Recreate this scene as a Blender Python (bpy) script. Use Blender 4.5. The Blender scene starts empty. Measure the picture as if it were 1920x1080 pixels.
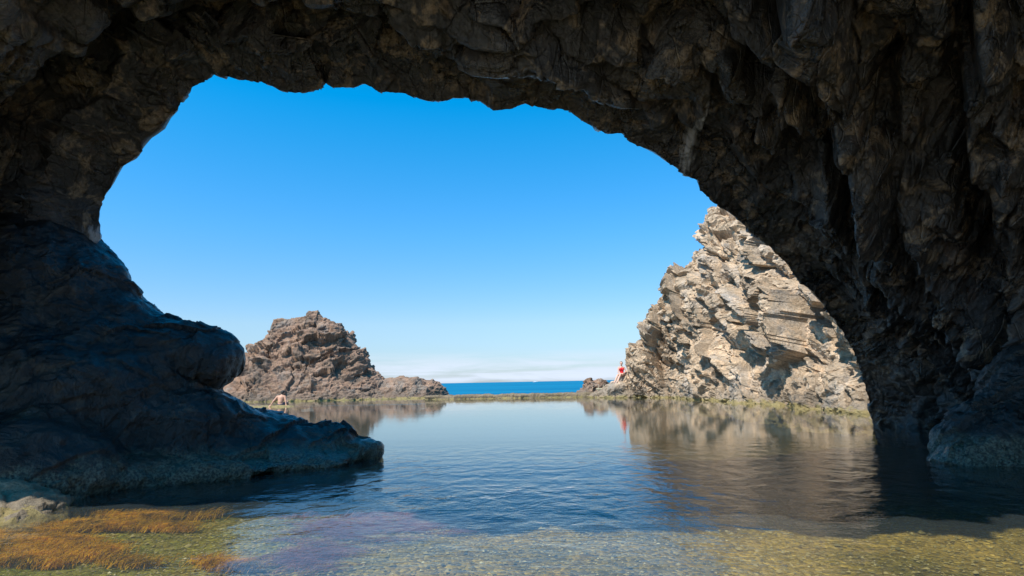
import bpy, math, random
import numpy as np
from mathutils import Matrix, Vector
random.seed(7)
rng = np.random.default_rng(11)
scene = bpy.context.scene
COL = scene.collection

# ------------------------------------------------------------------ camera maths
FPX = 1067.0
PITCH = math.radians(9.37)
ROLL = -0.0192
CAM = np.array([0.0, 0.0, 1.0])
F_ = np.array([0, math.cos(PITCH), math.sin(PITCH)])
R0 = np.array([1.0, 0, 0]); U0 = np.array([0, -math.sin(PITCH), math.cos(PITCH)])
R_ = math.cos(ROLL) * R0 + math.sin(ROLL) * U0
U_ = -math.sin(ROLL) * R0 + math.cos(ROLL) * U0

def ray(px, py):
    return F_ + (px - 960) / FPX * R_ - (py - 540) / FPX * U_
def at(px, py, Y):                 # point of the place seen at a photo pixel, Y metres ahead
    d = ray(px, py); return CAM + d * (Y / d[1])
def onz(px, py, z=0.0):            # where the sight line meets the level z
    d = ray(px, py); return CAM + d * ((z - CAM[2]) / d[2])

# ------------------------------------------------------------------ numpy noise
_pr = np.random.default_rng(5)
PERM = _pr.permutation(4096).astype(np.int32)
PERM = np.concatenate([PERM, PERM])
GR = _pr.normal(size=(4096, 3)); GR /= np.linalg.norm(GR, axis=1)[:, None]; GR = GR.astype(np.float32)
RN = _pr.random((4096, 7)).astype(np.float32)

def _h(i, j, k, seed):
    return PERM[PERM[PERM[(i + seed * 131) & 4095] + (j & 4095)] + (k & 4095)]

def perlin(P, seed=0):
    P = np.asarray(P, np.float32)
    I = np.floor(P).astype(np.int32); f = P - I
    u = f * f * f * (f * (f * 6 - 15) + 10)
    out = 0
    for dx in (0, 1):
        wx = u[:, 0] if dx else 1 - u[:, 0]
        for dy in (0, 1):
            wy = u[:, 1] if dy else 1 - u[:, 1]
            for dz in (0, 1):
                wz = u[:, 2] if dz else 1 - u[:, 2]
                g = GR[_h(I[:, 0] + dx, I[:, 1] + dy, I[:, 2] + dz, seed)]
                out = out + wx * wy * wz * ((f[:, 0] - dx) * g[:, 0] + (f[:, 1] - dy) * g[:, 1] + (f[:, 2] - dz) * g[:, 2])
    return out * 1.5

def fbm(P, octs=4, seed=0, gain=0.5, ridged=False):
    a = 1.0; s = 0; q = np.asarray(P, np.float32).copy()
    for o in range(octs):
        n = perlin(q, seed + o)
        s = s + a * ((0.5 - np.abs(n) * 2) if ridged else n)
        a *= gain; q = q * 2.03 + 7.7
    return s

def voro(P, seed=0):
    """F1, F2, cell hash, offset from the cell's point"""
    P = np.asarray(P, np.float32)
    I = np.floor(P).astype(np.int32); n = len(P)
    f1 = np.full(n, 9., np.float32); f2 = np.full(n, 9., np.float32)
    hid = np.zeros(n, np.int32); off = np.zeros((n, 3), np.float32)
    for dx in (-1, 0, 1):
        for dy in (-1, 0, 1):
            for dz in (-1, 0, 1):
                J = I + np.array([dx, dy, dz], np.int32)
                h = _h(J[:, 0], J[:, 1], J[:, 2], seed)
                d = P - (J + RN[h, :3])
                r = np.sqrt((d * d).sum(1))
                m = r < f1
                f2 = np.where(m, f1, np.minimum(f2, r))
                f1 = np.where(m, r, f1)
                hid = np.where(m, h, hid); off[m] = d[m]
    return f1, f2, hid, off

def facet(P, size, rot=None, seed=0, tilt=1.0):
    """broken-block offset: every cell gets its own height and tilt"""
    q = P @ (np.eye(3) if rot is None else rot).T / np.asarray(size)
    f1, f2, h, off = voro(q, seed)
    g = RN[h, 3:6] * 2 - 1
    return (RN[h, 6] - 0.5) + tilt * (g * off).sum(1), np.clip((f2 - f1) * 6, 0, 1)

def rot(ax, ay, az):
    return np.array(Matrix.Rotation(math.radians(az), 3, 'Z') @ Matrix.Rotation(math.radians(ay), 3, 'Y') @ Matrix.Rotation(math.radians(ax), 3, 'X'))

def smooth(e0, e1, x):
    t = np.clip((x - e0) / (e1 - e0), 0, 1); return t * t * (3 - 2 * t)

# ------------------------------------------------------------------ mesh helpers
def mesh_from(name, V, Q, smooth_=True):
    V = np.asarray(V, np.float32); Q = np.asarray(Q, np.int32)
    me = bpy.data.meshes.new(name); k = Q.shape[1]
    me.vertices.add(len(V)); me.vertices.foreach_set('co', V.ravel())
    me.loops.add(Q.size); me.loops.foreach_set('vertex_index', Q.ravel())
    me.polygons.add(len(Q)); me.polygons.foreach_set('loop_start', np.arange(0, Q.size, k, dtype=np.int32))
    me.polygons.foreach_set('use_smooth', np.full(len(Q), smooth_, bool))
    me.update(calc_edges=True)
    return me

def grid_quads(nu, nv, closev=False):
    i = np.arange(nu - 1)[:, None]; j = np.arange(nv if closev else nv - 1)[None]
    j2 = (j + 1) % nv
    a = i * nv + j; b = (i + 1) * nv + j; c = (i + 1) * nv + j2; d = i * nv + j2
    return np.stack([a, b, c, d], -1).reshape(-1, 4)

def vnormals(V, Q):
    V = V.astype(np.float64)
    n = np.cross(V[Q[:, 2]] - V[Q[:, 0]], V[Q[:, 3]] - V[Q[:, 1]])
    N = np.zeros_like(V)
    for k in range(4):
        for c in range(3):
            N[:, c] += np.bincount(Q[:, k], n[:, c], len(V))
    return N / (np.linalg.norm(N, axis=1)[:, None] + 1e-9)

def link(name, me, mat, parent=None, loc=None):
    o = bpy.data.objects.new(name, me); COL.objects.link(o)
    if mat and me: me.materials.append(mat)
    if parent: o.parent = parent
    if loc is not None: o.location = loc
    return o

def tag(o, label=None, cat=None, group=None, kind=None):
    if label: o['label'] = label
    if cat: o['category'] = cat
    if group: o['group'] = group
    if kind: o['kind'] = kind
    return o

def world_obj(name, V, Q, mat, smooth_=True, parent=None):
    """mesh whose origin sits at the base centre of its points"""
    V = np.asarray(V, np.float64)
    if parent is None:
        c = np.array([(V[:, 0].min() + V[:, 0].max()) / 2, (V[:, 1].min() + V[:, 1].max()) / 2, V[:, 2].min()])
        return link(name, mesh_from(name, V - c, Q, smooth_), mat, None, c)
    return link(name, mesh_from(name, V, Q, smooth_), mat, parent)

# implicit shapes and surface nets ------------------------------------------------
class Field:
    def __init__(s, lo, hi, h):
        s.lo = np.array(lo, float); s.h = h
        s.n = np.ceil((np.array(hi) - s.lo) / h).astype(int) + 1
        s.f = np.full(s.n, 10.0, np.float32)
    def _win(s, a, b):
        i0 = np.clip(np.floor((a - s.lo) / s.h).astype(int), 0, s.n - 1); i1 = np.clip(np.ceil((b - s.lo) / s.h).astype(int) + 1, 1, s.n)
        ax = [s.lo[k] + s.h * np.arange(i0[k], i1[k]) for k in range(3)]
        X = np.stack(np.meshgrid(*ax, indexing='ij'), -1).astype(np.float32)
        return tuple(slice(i0[k], i1[k]) for k in range(3)), X
    def _union(s, w, d, k):
        g = s.f[w]
        if k <= 0: s.f[w] = np.minimum(g, d); return
        h = np.clip(0.5 + 0.5 * (g - d) / k, 0, 1)
        s.f[w] = g * (1 - h) + d * h - k * h * (1 - h)
    def cone(s, a, b, ra, rb, k=0.02, m=None):
        a = np.array(a, float); b = np.array(b, float); R = max(ra, rb) + (m if m else 2.5 * k + 3 * s.h)
        w, X = s._win(np.minimum(a, b) - R, np.maximum(a, b) + R)
        ab = b - a; t = np.clip(((X - a) @ ab) / max(ab @ ab, 1e-9), 0, 1)
        d = np.linalg.norm(X - (a + t[..., None] * ab), axis=-1) - (ra + (rb - ra) * t)
        s._union(w, d.astype(np.float32), k)
    def ell(s, c, r, k=0.02, R=None):
        c = np.array(c, float); r = np.array(r, float); mm = r.max() + 2.5 * k + 3 * s.h
        w, X = s._win(c - mm, c + mm)
        q = X - c
        if R is not None: q = q @ np.asarray(R)
        k0 = np.linalg.norm(q / r, axis=-1); k1 = np.linalg.norm(q / (r * r), axis=-1) + 1e-9
        s._union(w, (k0 * (k0 - 1) / k1).astype(np.float32), k)
    def mesh(s, zcut=None):
        f = s.f; n = f.shape; ins = f < 0
        m = [x - 1 for x in n]
        cnt = np.zeros(m, np.int16); pos = np.zeros(tuple(m) + (3,), np.float32)
        corner = lambda a, o=(0, 0, 0): a[o[0]:o[0] + m[0], o[1]:o[1] + m[1], o[2]:o[2] + m[2]]
        for ax in range(3):
            oth = [k for k in range(3) if k != ax]
            for u in (0, 1):
                for v in (0, 1):
                    o0 = [0, 0, 0]; o0[oth[0]] = u; o0[oth[1]] = v
                    o1 = list(o0); o1[ax] = 1
                    A = corner(f, o0); B = corner(f, o1)
                    c = (A < 0) != (B < 0)
                    t = np.where(c, A / np.where(c, A - B, 1), 0)
                    cnt += c
                    for k in range(3):
                        pos[..., k] += c * (o0[k] + (t if k == ax else 0))
        act = cnt > 0
        idx = np.full(m, -1, np.int64); idx[act] = np.arange(act.sum())
        ii = np.argwhere(act)
        V = s.lo + s.h * (ii + pos[act] / cnt[act][:, None])
        Q = []
        for ax in range(3):
            o1 = [k for k in range(3)]
            a_ = [slice(1, m[k]) for k in range(3)]; a_[ax] = slice(0, m[ax])
            b_ = [slice(1, m[k]) for k in range(3)]; b_[ax] = slice(1, m[ax] + 1)
            A = ins[tuple(a_)]; B = ins[tuple(b_)]
            for flip, msk in ((False, A & ~B), (True, ~A & B)):
                p = np.argwhere(msk)
                if len(p) == 0: continue
                p = p + np.array([0 if k == ax else 1 for k in range(3)])
                u, v = [(1, 2), (2, 0), (0, 1)][ax]
                eu = np.zeros(3, int); eu[u] = 1; ev = np.zeros(3, int); ev[v] = 1
                q = [idx[tuple((p - eu - ev).T)], idx[tuple((p - ev).T)], idx[tuple(p.T)], idx[tuple((p - eu).T)]]
                if flip: q = q[::-1]
                Q.append(np.stack(q, -1))
        Q = np.concatenate(Q)
        return V, Q[(Q >= 0).all(1)]

def subdivide(V, Q, it=1):
    """plain one-to-four split with a light smoothing"""
    for _ in range(it):
        n = len(V)
        E = np.concatenate([Q[:, [0, 1]], Q[:, [1, 2]], Q[:, [2, 3]], Q[:, [3, 0]]]); E.sort(1)
        key = E[:, 0].astype(np.int64) * n + E[:, 1]
        uk, inv = np.unique(key, return_inverse=True)
        em = (V[uk // n] + V[uk % n]) / 2
        fm = V[Q].mean(1)
        nq = len(Q); e = inv.reshape(4, nq) + n; fc = np.arange(nq) + n + len(uk)
        V = np.concatenate([V, em, fm])
        Q = np.concatenate([np.stack([Q[:, 0], e[0], fc, e[3]], 1), np.stack([e[0], Q[:, 1], e[1], fc], 1),
                            np.stack([fc, e[1], Q[:, 2], e[2]], 1), np.stack([e[3], fc, e[2], Q[:, 3]], 1)])
        # laplacian relax
        acc = np.zeros_like(V); c = np.zeros(len(V))
        for a, b in ((0, 1), (1, 2), (2, 3), (3, 0)):
            for i, j in ((a, b), (b, a)):
                for k in range(3): acc[:, k] += np.bincount(Q[:, i], V[Q[:, j], k], len(V))
                c += np.bincount(Q[:, i], minlength=len(V))
        V = V * 0.5 + 0.5 * acc / np.maximum(c, 1)[:, None]
    return V, Q

# ------------------------------------------------------------------ materials
def newmat(name):
    m = bpy.data.materials.new(name); m.use_nodes = True
    nt = m.node_tree; nt.nodes.clear()
    out = nt.nodes.new('ShaderNodeOutputMaterial')
    return m, nt, out
class NT:
    def __init__(s, nt): s.nt = nt
    def n(s, typ, **kw):
        nd = s.nt.nodes.new('ShaderNode' + typ)
        ins = kw.pop('ins', {})
        for k, v in kw.items(): setattr(nd, k, v)
        for k, v in ins.items():
            if isinstance(v, bpy.types.NodeSocket): s.nt.links.new(v, nd.inputs[k])
            else: nd.inputs[k].default_value = v
        return nd
    def noise(s, vec, scale, detail=6, rough=0.6, dist=0.0):
        return s.n('TexNoise', ins={'Vector': vec, 'Scale': scale, 'Detail': detail, 'Roughness': rough, 'Distortion': dist}).outputs['Fac']
    def ramp(s, fac, stops):
        r = s.n('ValToRGB', ins={'Fac': fac}); e = r.color_ramp.elements
        while len(e) < len(stops): e.new(0.5)
        for i, (p, c) in enumerate(stops):
            e[i].position = p; e[i].color = (c[0], c[1], c[2], 1) if not isinstance(c, (int, float)) else (c, c, c, 1)
        return r.outputs['Color']
    def mix(s, f, a, b, mode='MIX'):
        m = s.n('Mix', data_type='RGBA', blend_type=mode)
        for sock, v in ((m.inputs[0], f), (m.inputs[6], a), (m.inputs[7], b)):
            if isinstance(v, bpy.types.NodeSocket): s.nt.links.new(v, sock)
            elif isinstance(v, tuple): sock.default_value = (v[0], v[1], v[2], 1)
            else: sock.default_value = v
        return m.outputs[2]
    def math(s, op, a, b=0.0, clamp=False):
        m = s.n('Math', operation=op, use_clamp=clamp)
        for i, v in enumerate((a, b)):
            if isinstance(v, bpy.types.NodeSocket): s.nt.links.new(v, m.inputs[i])
            else: m.inputs[i].default_value = v
        return m.outputs[0]
    def coords(s, scale=(1, 1, 1), rotn=(0, 0, 0), world=True):
        g = s.n('NewGeometry').outputs['Position'] if world else s.n('TexCoord').outputs['Object']
        if scale == (1, 1, 1) and rotn == (0, 0, 0): return g
        return s.n('Mapping', ins={'Vector': g, 'Scale': scale, 'Rotation': tuple(math.radians(a) for a in rotn)}).outputs[0]
    def z(s):
        sp = s.n('SeparateXYZ', ins={'Vector': s.n('NewGeometry').outputs['Position']}); return sp.outputs['Z']

def cave_material(name, warm=1.0, wet=1.0, alb=1.0, cr_=1.0, stains=(), tide=0.0):
    m, nt, out = newmat(name); g = NT(nt)
    P = g.coords()
    big = g.noise(P, 0.7, 5, 0.6, 0.6)
    med = g.noise(P, 3.2, 8, 0.65, 0.8)
    fine = g.noise(P, 19, 8, 0.7)
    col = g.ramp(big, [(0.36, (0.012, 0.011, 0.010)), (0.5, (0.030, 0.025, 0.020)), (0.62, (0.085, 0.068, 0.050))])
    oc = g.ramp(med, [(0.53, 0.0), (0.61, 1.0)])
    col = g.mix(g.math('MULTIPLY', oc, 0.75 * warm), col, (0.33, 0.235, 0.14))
    rust = g.ramp(g.noise(g.coords((1, 1, 1), (20, 30, 10)), 1.4, 6, 0.7, 1.2), [(0.55, 0.0), (0.68, 1.0)])
    col = g.mix(g.math('MULTIPLY', rust, 0.5 * warm), col, (0.12, 0.062, 0.032))
    grey = g.ramp(g.noise(P, 5.5, 9, 0.7, 1.0), [(0.53, 0.0), (0.68, 1.0)])
    col = g.mix(g.math('MULTIPLY', grey, 0.5), col, (0.17, 0.165, 0.16))
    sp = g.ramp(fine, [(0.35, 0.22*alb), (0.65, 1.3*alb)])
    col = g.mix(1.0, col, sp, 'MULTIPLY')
    if tide:                       # crust of barnacles and weed just above the water
        zz = g.math('ADD', g.z(), g.math('MULTIPLY', g.math('SUBTRACT', med, .5), .5))
        crust = g.mix(1.0, (.085, .078, .05), g.ramp(g.noise(P, 42, 4, .7), [(.42, .25), (.6, 2.2)]), 'MULTIPLY')
        col = g.mix(g.ramp(zz, [(.22, .85), (.34, 0.)]), col, crust)
    # cracks
    vv = g.n('Mapping', ins={'Vector': P, 'Scale': (1.5, 1.0, 0.8), 'Rotation': (0.4, 0.6, 0.2)}).outputs[0]
    wv = g.mix(0.22, vv, g.n('TexNoise', ins={'Vector': P, 'Scale': 2.2, 'Detail': 4.0}).outputs['Color'], 'ADD')
    vo = g.n('TexVoronoi', feature='DISTANCE_TO_EDGE', ins={'Vector': wv, 'Scale': 1.9}).outputs['Distance']
    crack = g.ramp(vo, [(0.0, 0.0), (0.035, 1.0)])
    vo2 = g.n('TexVoronoi', feature='DISTANCE_TO_EDGE', ins={'Vector': wv, 'Scale': 7.0}).outputs['Distance']
    crack2 = g.ramp(vo2, [(0.0, 0.0), (0.05, 1.0)])
    # salt streaks near the left pillar and pale mineral flows on the right of the vault
    for (px, py, Y, rx, ry, rz) in stains:
        c = at(px, py, Y)
        v = g.n('VectorMath', operation='SUBTRACT', ins={0: P, 1: tuple(c)}).outputs[0]
        v = g.n('Mapping', ins={'Vector': v, 'Rotation': (0, math.radians(rz[1]), 0), 'Scale': (1 / rx, 1 / ry, 1 / rz[0])}).outputs[0]
        ln = g.n('VectorMath', operation='LENGTH', ins={0: v}).outputs['Value']
        st = g.noise(g.n('Mapping', ins={'Vector': P, 'Rotation': (0, math.radians(rz[1]), 0), 'Scale': (9, 1.5, 1.6)}).outputs[0], 2.0, 6, .7)
        f = g.ramp(g.math('SUBTRACT', g.math('ADD', st, .35), g.math('MULTIPLY', ln, .45)), [(.42, 0.), (.60, 1.)])
        col = g.mix(g.math('MULTIPLY', f, .85), col, (.42, .43, .46))
    rgh = g.ramp(g.noise(P, 1.3, 5, 0.6), [(0.38, 0.13), (0.62, 0.58)])
    hsum = g.math('ADD', g.math('MULTIPLY', med, 0.55), g.math('MULTIPLY', fine, 0.16))
    hsum = g.math('ADD', hsum, g.math('MULTIPLY', crack, 0.10 * cr_))
    hsum = g.math('ADD', hsum, g.math('MULTIPLY', crack2, 0.035 * cr_))
    bump = g.n('Bump', ins={'Strength': 0.9, 'Distance': 0.16, 'Height': hsum}).outputs[0]
    b = g.n('BsdfPrincipled', ins={'Base Color': col, 'Roughness': rgh, 'Normal': bump, 'Specular IOR Level': 0.55 * wet})
    nt.links.new(b.outputs[0], out.inputs[0])
    return m

def lit_rock_material(name, c0, c1, c2, accent, algae=0.22, scale=1.0, wetdark=True):
    m, nt, out = newmat(name); g = NT(nt)
    P = g.coords()
    big = g.noise(P, 0.45 * scale, 6, 0.62, 0.7)
    med = g.noise(P, 2.6 * scale, 8, 0.68, 0.5)
    fine = g.noise(P, 14 * scale, 6, 0.7)
    col = g.ramp(big, [(0.34, c0), (0.5, c1), (0.66, c2)])
    col = g.mix(g.math('MULTIPLY', g.ramp(med, [(0.50, 0.0), (0.66, 1.0)]), 0.8), col, accent)
    cell = g.n('TexVoronoi', feature='F1', ins={'Vector': g.coords((1, 1, 1.8), (25, 35, 0)), 'Scale': 1.3 * scale})
    cell_v = g.n('SeparateColor', ins={'Color': cell.outputs['Color']}).outputs[0]
    col = g.mix(1.0, col, g.ramp(cell_v, [(0.0, 0.78), (1.0, 1.2)]), 'MULTIPLY')
    col = g.mix(1.0, col, g.ramp(fine, [(0.3, 0.62), (0.7, 1.3)]), 'MULTIPLY')
    z = g.math('ADD', g.z(), g.math('MULTIPLY', g.math('SUBTRACT', med, 0.5), 0.7))
    dark = g.ramp(g.math('MULTIPLY', z, 0.5), [(0.12, 1.0), (0.42, 0.0)])
    col = g.mix(g.math('MULTIPLY', dark, 0.5), col, (0.105, 0.09, 0.07))
    alg = g.ramp(z, [(algae * 0.8, 1.0), (algae * 1.6, 0.0)])
    col = g.mix(g.math('MULTIPLY', alg, 0.9), col, (0.26, 0.205, 0.085))
    h = g.math('ADD', g.math('MULTIPLY', med, 0.7), g.math('MULTIPLY', fine, 0.22))
    bump = g.n('Bump', ins={'Strength': 0.8, 'Distance': 0.25 / scale, 'Height': h}).outputs[0]
    b = g.n('BsdfPrincipled', ins={'Base Color': col, 'Roughness': 0.85, 'Normal': bump, 'Specular IOR Level': 0.25})
    nt.links.new(b.outputs[0], out.inputs[0])
    return m

def simple_mat(name, colr, rough=0.6, var=0.25, scale=12, spec=0.4):
    m, nt, out = newmat(name); g = NT(nt)
    P = g.coords(world=False)
    n = g.noise(P, scale, 5, 0.6)
    col = g.mix(1.0, colr, g.ramp(n, [(0.3, 1 - var), (0.7, 1 + var)]), 'MULTIPLY')
    bump = g.n('Bump', ins={'Strength': 0.2, 'Distance': 0.01, 'Height': n}).outputs[0]
    b = g.n('BsdfPrincipled', ins={'Base Color': col, 'Roughness': rough, 'Normal': bump, 'Specular IOR Level': spec})
    nt.links.new(b.outputs[0], out.inputs[0])
    return m

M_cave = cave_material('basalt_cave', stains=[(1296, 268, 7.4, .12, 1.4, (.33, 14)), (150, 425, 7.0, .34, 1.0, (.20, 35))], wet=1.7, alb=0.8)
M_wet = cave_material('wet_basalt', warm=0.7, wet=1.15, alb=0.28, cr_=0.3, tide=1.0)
M_cliff = lit_rock_material('cliff_rock', (0.21, 0.16, 0.115), (0.47, 0.35, 0.235), (0.35, 0.30, 0.25), (0.66, 0.46, 0.29), 0.08)
M_islet = lit_rock_material('islet_rock', (0.15, 0.115, 0.09), (0.27, 0.165, 0.11), (0.21, 0.175, 0.145), (0.33, 0.215, 0.135), 0.07, 1.2)
M_boulder = lit_rock_material('boulder_rock', (0.30, 0.23, 0.15), (0.42, 0.33, 0.22), (0.36, 0.28, 0.19), (0.50, 0.40, 0.26), 0.01, 1.5)

# ------------------------------------------------------------------ the rock arch
def catmull(pts, n, smooth_it=0):
    pts = np.array(pts, float)
    seg = np.linalg.norm(np.diff(pts[:, :3], axis=0), axis=1); L = np.concatenate([[0], np.cumsum(seg)])
    s = np.linspace(0, L[-1], n)
    return np.stack([np.interp(s, L, pts[:, k]) for k in range(pts.shape[1])], 1), s

rim_px = [(60, 900, 7.2), (95, 760, 7.2), (130, 620, 7.3), (165, 520, 7.4), (185, 462, 7.5), (188, 420, 7.5), (191, 378, 7.5), (215, 345, 7.45), (233, 312, 7.4),
 (262, 288, 7.35), (285, 262, 7.3), (310, 245, 7.3), (322, 222, 7.25), (335, 208, 7.2), (340, 190, 7.2), (362, 163, 7.1), (385, 152, 7.0), (397, 138, 7.0),
 (430, 146, 7.0), (470, 152, 7.0), (510, 160, 6.95), (530, 170, 6.95), (556, 176, 6.9), (588, 170, 6.9), (602, 166, 6.9), (609, 150, 6.95), (625, 164, 6.9), (662, 168, 6.9),
 (684, 160, 6.9), (712, 173, 6.9), (760, 177, 6.9), (785, 190, 6.9), (822, 196, 6.9), (850, 188, 6.9), (900, 187, 6.95), (925, 207, 6.95), (960, 204, 7.0), (985, 198, 7.0),
 (1030, 204, 7.1), (1065, 207, 7.1), (1095, 228, 7.2), (1135, 250, 7.3), (1165, 253, 7.4), (1195, 275, 7.5), (1240, 300, 7.6), (1275, 322, 7.8), (1305, 338, 8.0), (1312, 358, 8.1),
 (1340, 382, 8.3), (1375, 408, 8.6), (1405, 434, 8.8), (1440, 462, 9.1), (1475, 498, 9.4), (1510, 540, 9.8), (1545, 578, 10.2), (1575, 618, 10.6), (1598, 655, 10.9),
 (1615, 700, 11.2), (1628, 750, 11.6), (1636, 790, 11.9), (1641, 815, 12.0), (1648, 870, 12.1), (1655, 960, 12.2)]
rim = [at(*p) for p in rim_px]
NS = 1350
R, sl = catmull(rim, NS)
S = sl / sl[-1]
sm = np.array(R)                       # heavily smoothed copy for the outward directions
for _ in range(900):
    sm[1:-1] = 0.5 * sm[1:-1] + 0.25 * (sm[:-2] + sm[2:])
T = np.gradient(sm, axis=0); T[:, 1] = 0; T /= np.linalg.norm(T, axis=1)[:, None]
OUT = np.stack([-T[:, 2], 0 * T[:, 0], T[:, 0]], 1)           # in the x-z plane, pointing away from the opening
for _ in range(1500):
    OUT[1:-1] = 0.5 * OUT[1:-1] + 0.25 * (OUT[:-2] + OUT[2:])
OUT /= np.linalg.norm(OUT, axis=1)[:, None]
S3 = S[:, None]
# near end of the vault (where daylight from behind comes in)
Yn = np.interp(S, [0, .12, .3, .5, .7, .85, 1], [4.1, 3.6, 2.5, 1.35, .9, 1.5, 2.2])
gout = np.interp(S, [0, .15, .35, .6, .8, .93, 1], [0.6, 0.8, 1.3, 1.7, 1.9, 0.6, 0.0])   # how much wider the vault is at its near end
thick = np.interp(S, [0, .3, .6, 1], [3.2, 2.6, 2.6, 3.5])
NT_IN = 380; NT_R = 90
t_in = np.linspace(0, 1, NT_IN) ** 1.15
V = np.zeros((NS, NT_IN + NT_R, 3)); Nn = np.zeros_like(V)
for j, t in enumerate(t_in):
    y = R[:, 1] + (Yn - R[:, 1]) * t
    sh = (t ** 0.75) * (1 - 0.18 * math.sin(t * math.pi))
    V[:, j] = R + OUT * (gout * sh)[:, None]; V[:, j, 1] = y
    V[:, j, 0] -= smooth(0.82, 1.0, S) * 0.9 * smooth(0.15, 0.7, t)
lipN = V[:, NT_IN - 1].copy()
for j in range(NT_R):                                          # near face, roof, outer face
    q = (j + 1) / (NT_R + 1) * 3
    topN = lipN + OUT * thick[:, None] * 0.8; topN[:, 1] += 0.7
    topF = R + OUT * thick[:, None] * 1.05; topF[:, 1] = R[:, 1] - 0.9
    if q < 1: V[:, NT_IN + j] = lipN + (topN - lipN) * q - np.array([0, 0.25, 0]) * math.sin(q * math.pi)
    elif q < 2: V[:, NT_IN + j] = topN + (topF - topN) * (q - 1) + OUT * 0.5 * math.sin((q - 1) * math.pi)
    else: V[:, NT_IN + j] = topF + (R - topF) * (q - 2) + np.array([0, 0.3, 0]) * math.sin((q - 2) * math.pi)
Q = grid_quads(NS, NT_IN + NT_R, True)
Vf = V.reshape(-1, 3)
N = vnormals(Vf, Q)
# check the normal points out of the rock (towards the inside of the vault)
mid = (NS // 2) * (NT_IN + NT_R) + NT_IN // 2
if N[mid, 2] > 0: Q = Q[:, ::-1]; N = -N
tt = np.concatenate([t_in, np.full(NT_R, 1.0)]); tt[-18:] = np.linspace(1, 0, 18)
TT = np.tile(tt, (NS, 1)).reshape(-1); SS = np.repeat(S, NT_IN + NT_R)
sm_in = smooth(0.0, 0.18, TT)
L = sl[-1]
side = smooth(0.50, 0.80, SS)                                  # right half: fluted slanting folds
leftw = 1 - smooth(0.1, 0.3, SS)
MM = TT * np.repeat(R[:, 1] - Yn, NT_IN + NT_R)      # metres in from the lip
PS = np.stack([SS * L * 0.16, MM * 0.95 + SS * 1.3, 0 * SS + 3], 1)
warp = fbm(Vf * 0.5, 3, 40)
PS[:, 1] += warp * 0.9
fold = fbm(PS, 3, 20, 0.5, True)                               # long ribs running with the arch
big = fbm(Vf * 0.42, 3, 30)
rib2 = fbm(PS * np.array([1.6, 2.6, 1]), 3, 25, .5, True)
d = np.zeros(len(Vf))
amp_edge = 0.10 + 0.90 * sm_in
d += amp_edge * (0.30 * (0.35 + 0.6 * side) * (fold - 0.25) + 0.50 * (big - 0.15) * (1 - .4 * side) + 0.17 * side * rib2)
wp = Vf + 0.35 * np.stack([fbm(Vf * 1.1, 2, 50), fbm(Vf * 1.1, 2, 53), fbm(Vf * 1.1, 2, 56)], 1)
wpp = np.stack([SS * L, MM + 2.2 * SS, 0 * SS], 1) + 0.40 * np.stack([fbm(Vf * .8, 3, 80), fbm(Vf * .8, 3, 83), 0 * SS], 1)
fz, cz = facet(wpp, (4.2, 1.05, 1.5), None, 2, 1.1)
fa1, ca1 = facet(wpp, (2.1, 0.50, 1.0), rot(0, 0, 9), 3, 1.0)
fa, ca = facet(wp, (1.2, 1.3, 0.7), rot(20, 35, 10), 3, 0.9)
mixp = (0.25 + 0.75 * smooth(.3, .6, SS)); fa = fa1 * mixp + fa * (1 - mixp); ca = ca1 * mixp + ca * (1 - mixp)
fb, cb = facet(wp, (0.52, 0.6, 0.32), rot(40, 30, 20), 4, 0.9)
fc, cc = facet(wp, (0.2, 0.24, 0.14), rot(10, 50, 20), 5, 0.8)
blk = 1 - 0.45 * leftw
d += blk * ((0.62 * fz * sm_in * (1 - .72 * side) + 0.26 * fa * (1 - .3 * side)) * (0.22 + 0.78 * sm_in) + 0.095 * fb * (0.6 + 0.4 * sm_in) + 0.03 * fc)
d -= 0.16 * (1 - np.clip(cz * 2.2, 0, 1)) * sm_in + 0.06 * (1 - np.clip(ca * 1.5, 0, 1)) * sm_in + 0.015 * (1 - cb)
d += 0.035 * fbm(Vf * 3.1, 4, 60) + 0.012 * fbm(Vf * 13, 3, 66)
# scalloped boulders hanging along the lip
lob = fbm(np.stack([SS * L * 0.9, TT * 3, 0 * SS], 1), 2, 70, 0.5, True)
d += 0.06 * (1 - smooth(0.0, 0.25, TT)) * lob
d -= 0.22 * smooth(.8, .93, SS) * sm_in
# the long folds that sweep down the vault and the right wall
q_ = Vf - CAM; dz_ = np.maximum(q_ @ F_, .3); ang = np.stack([q_ @ R_ / dz_ * FPX + 960, 540 - q_ @ U_ / dz_ * FPX], 1)
wob = 26 * fbm(Vf * 0.9, 3, 90)
front = smooth(.08, .3, TT) * (np.tile(np.arange(NT_IN + NT_R), NS) < NT_IN)
folds = [([(1500, -80), (1528, 60), (1560, 150), (1600, 260), (1655, 400), (1720, 520), (1800, 620), (1870, 760)], 46, .34),
         ([(1820, -60), (1838, 180), (1856, 300), (1895, 450), (1960, 600)], 42, .30),
         ([(1690, 200), (1720, 340), (1760, 450), (1820, 560), (1890, 650), (1990, 760)], 40, .26),
         ([(1330, 250), (1400, 360), (1500, 500), (1580, 610), (1650, 740), (1690, 860)], 30, .20),
         ([(1380, -40), (1450, 120), (1530, 270), (1590, 420), (1670, 600), (1720, 760), (1760, 880)], 40, .30),
         ([(900, 20), (1060, 90), (1180, 140), (1310, 185), (1410, 310), (1490, 420)], 26, .11),
         ([(620, -20), (800, 60), (1000, 100), (1200, 60), (1330, 130), (1440, 260)], 34, .14),
         ([(200, -40), (330, 40), (480, 100), (640, 110), (800, 130)], 30, .14)]
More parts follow.
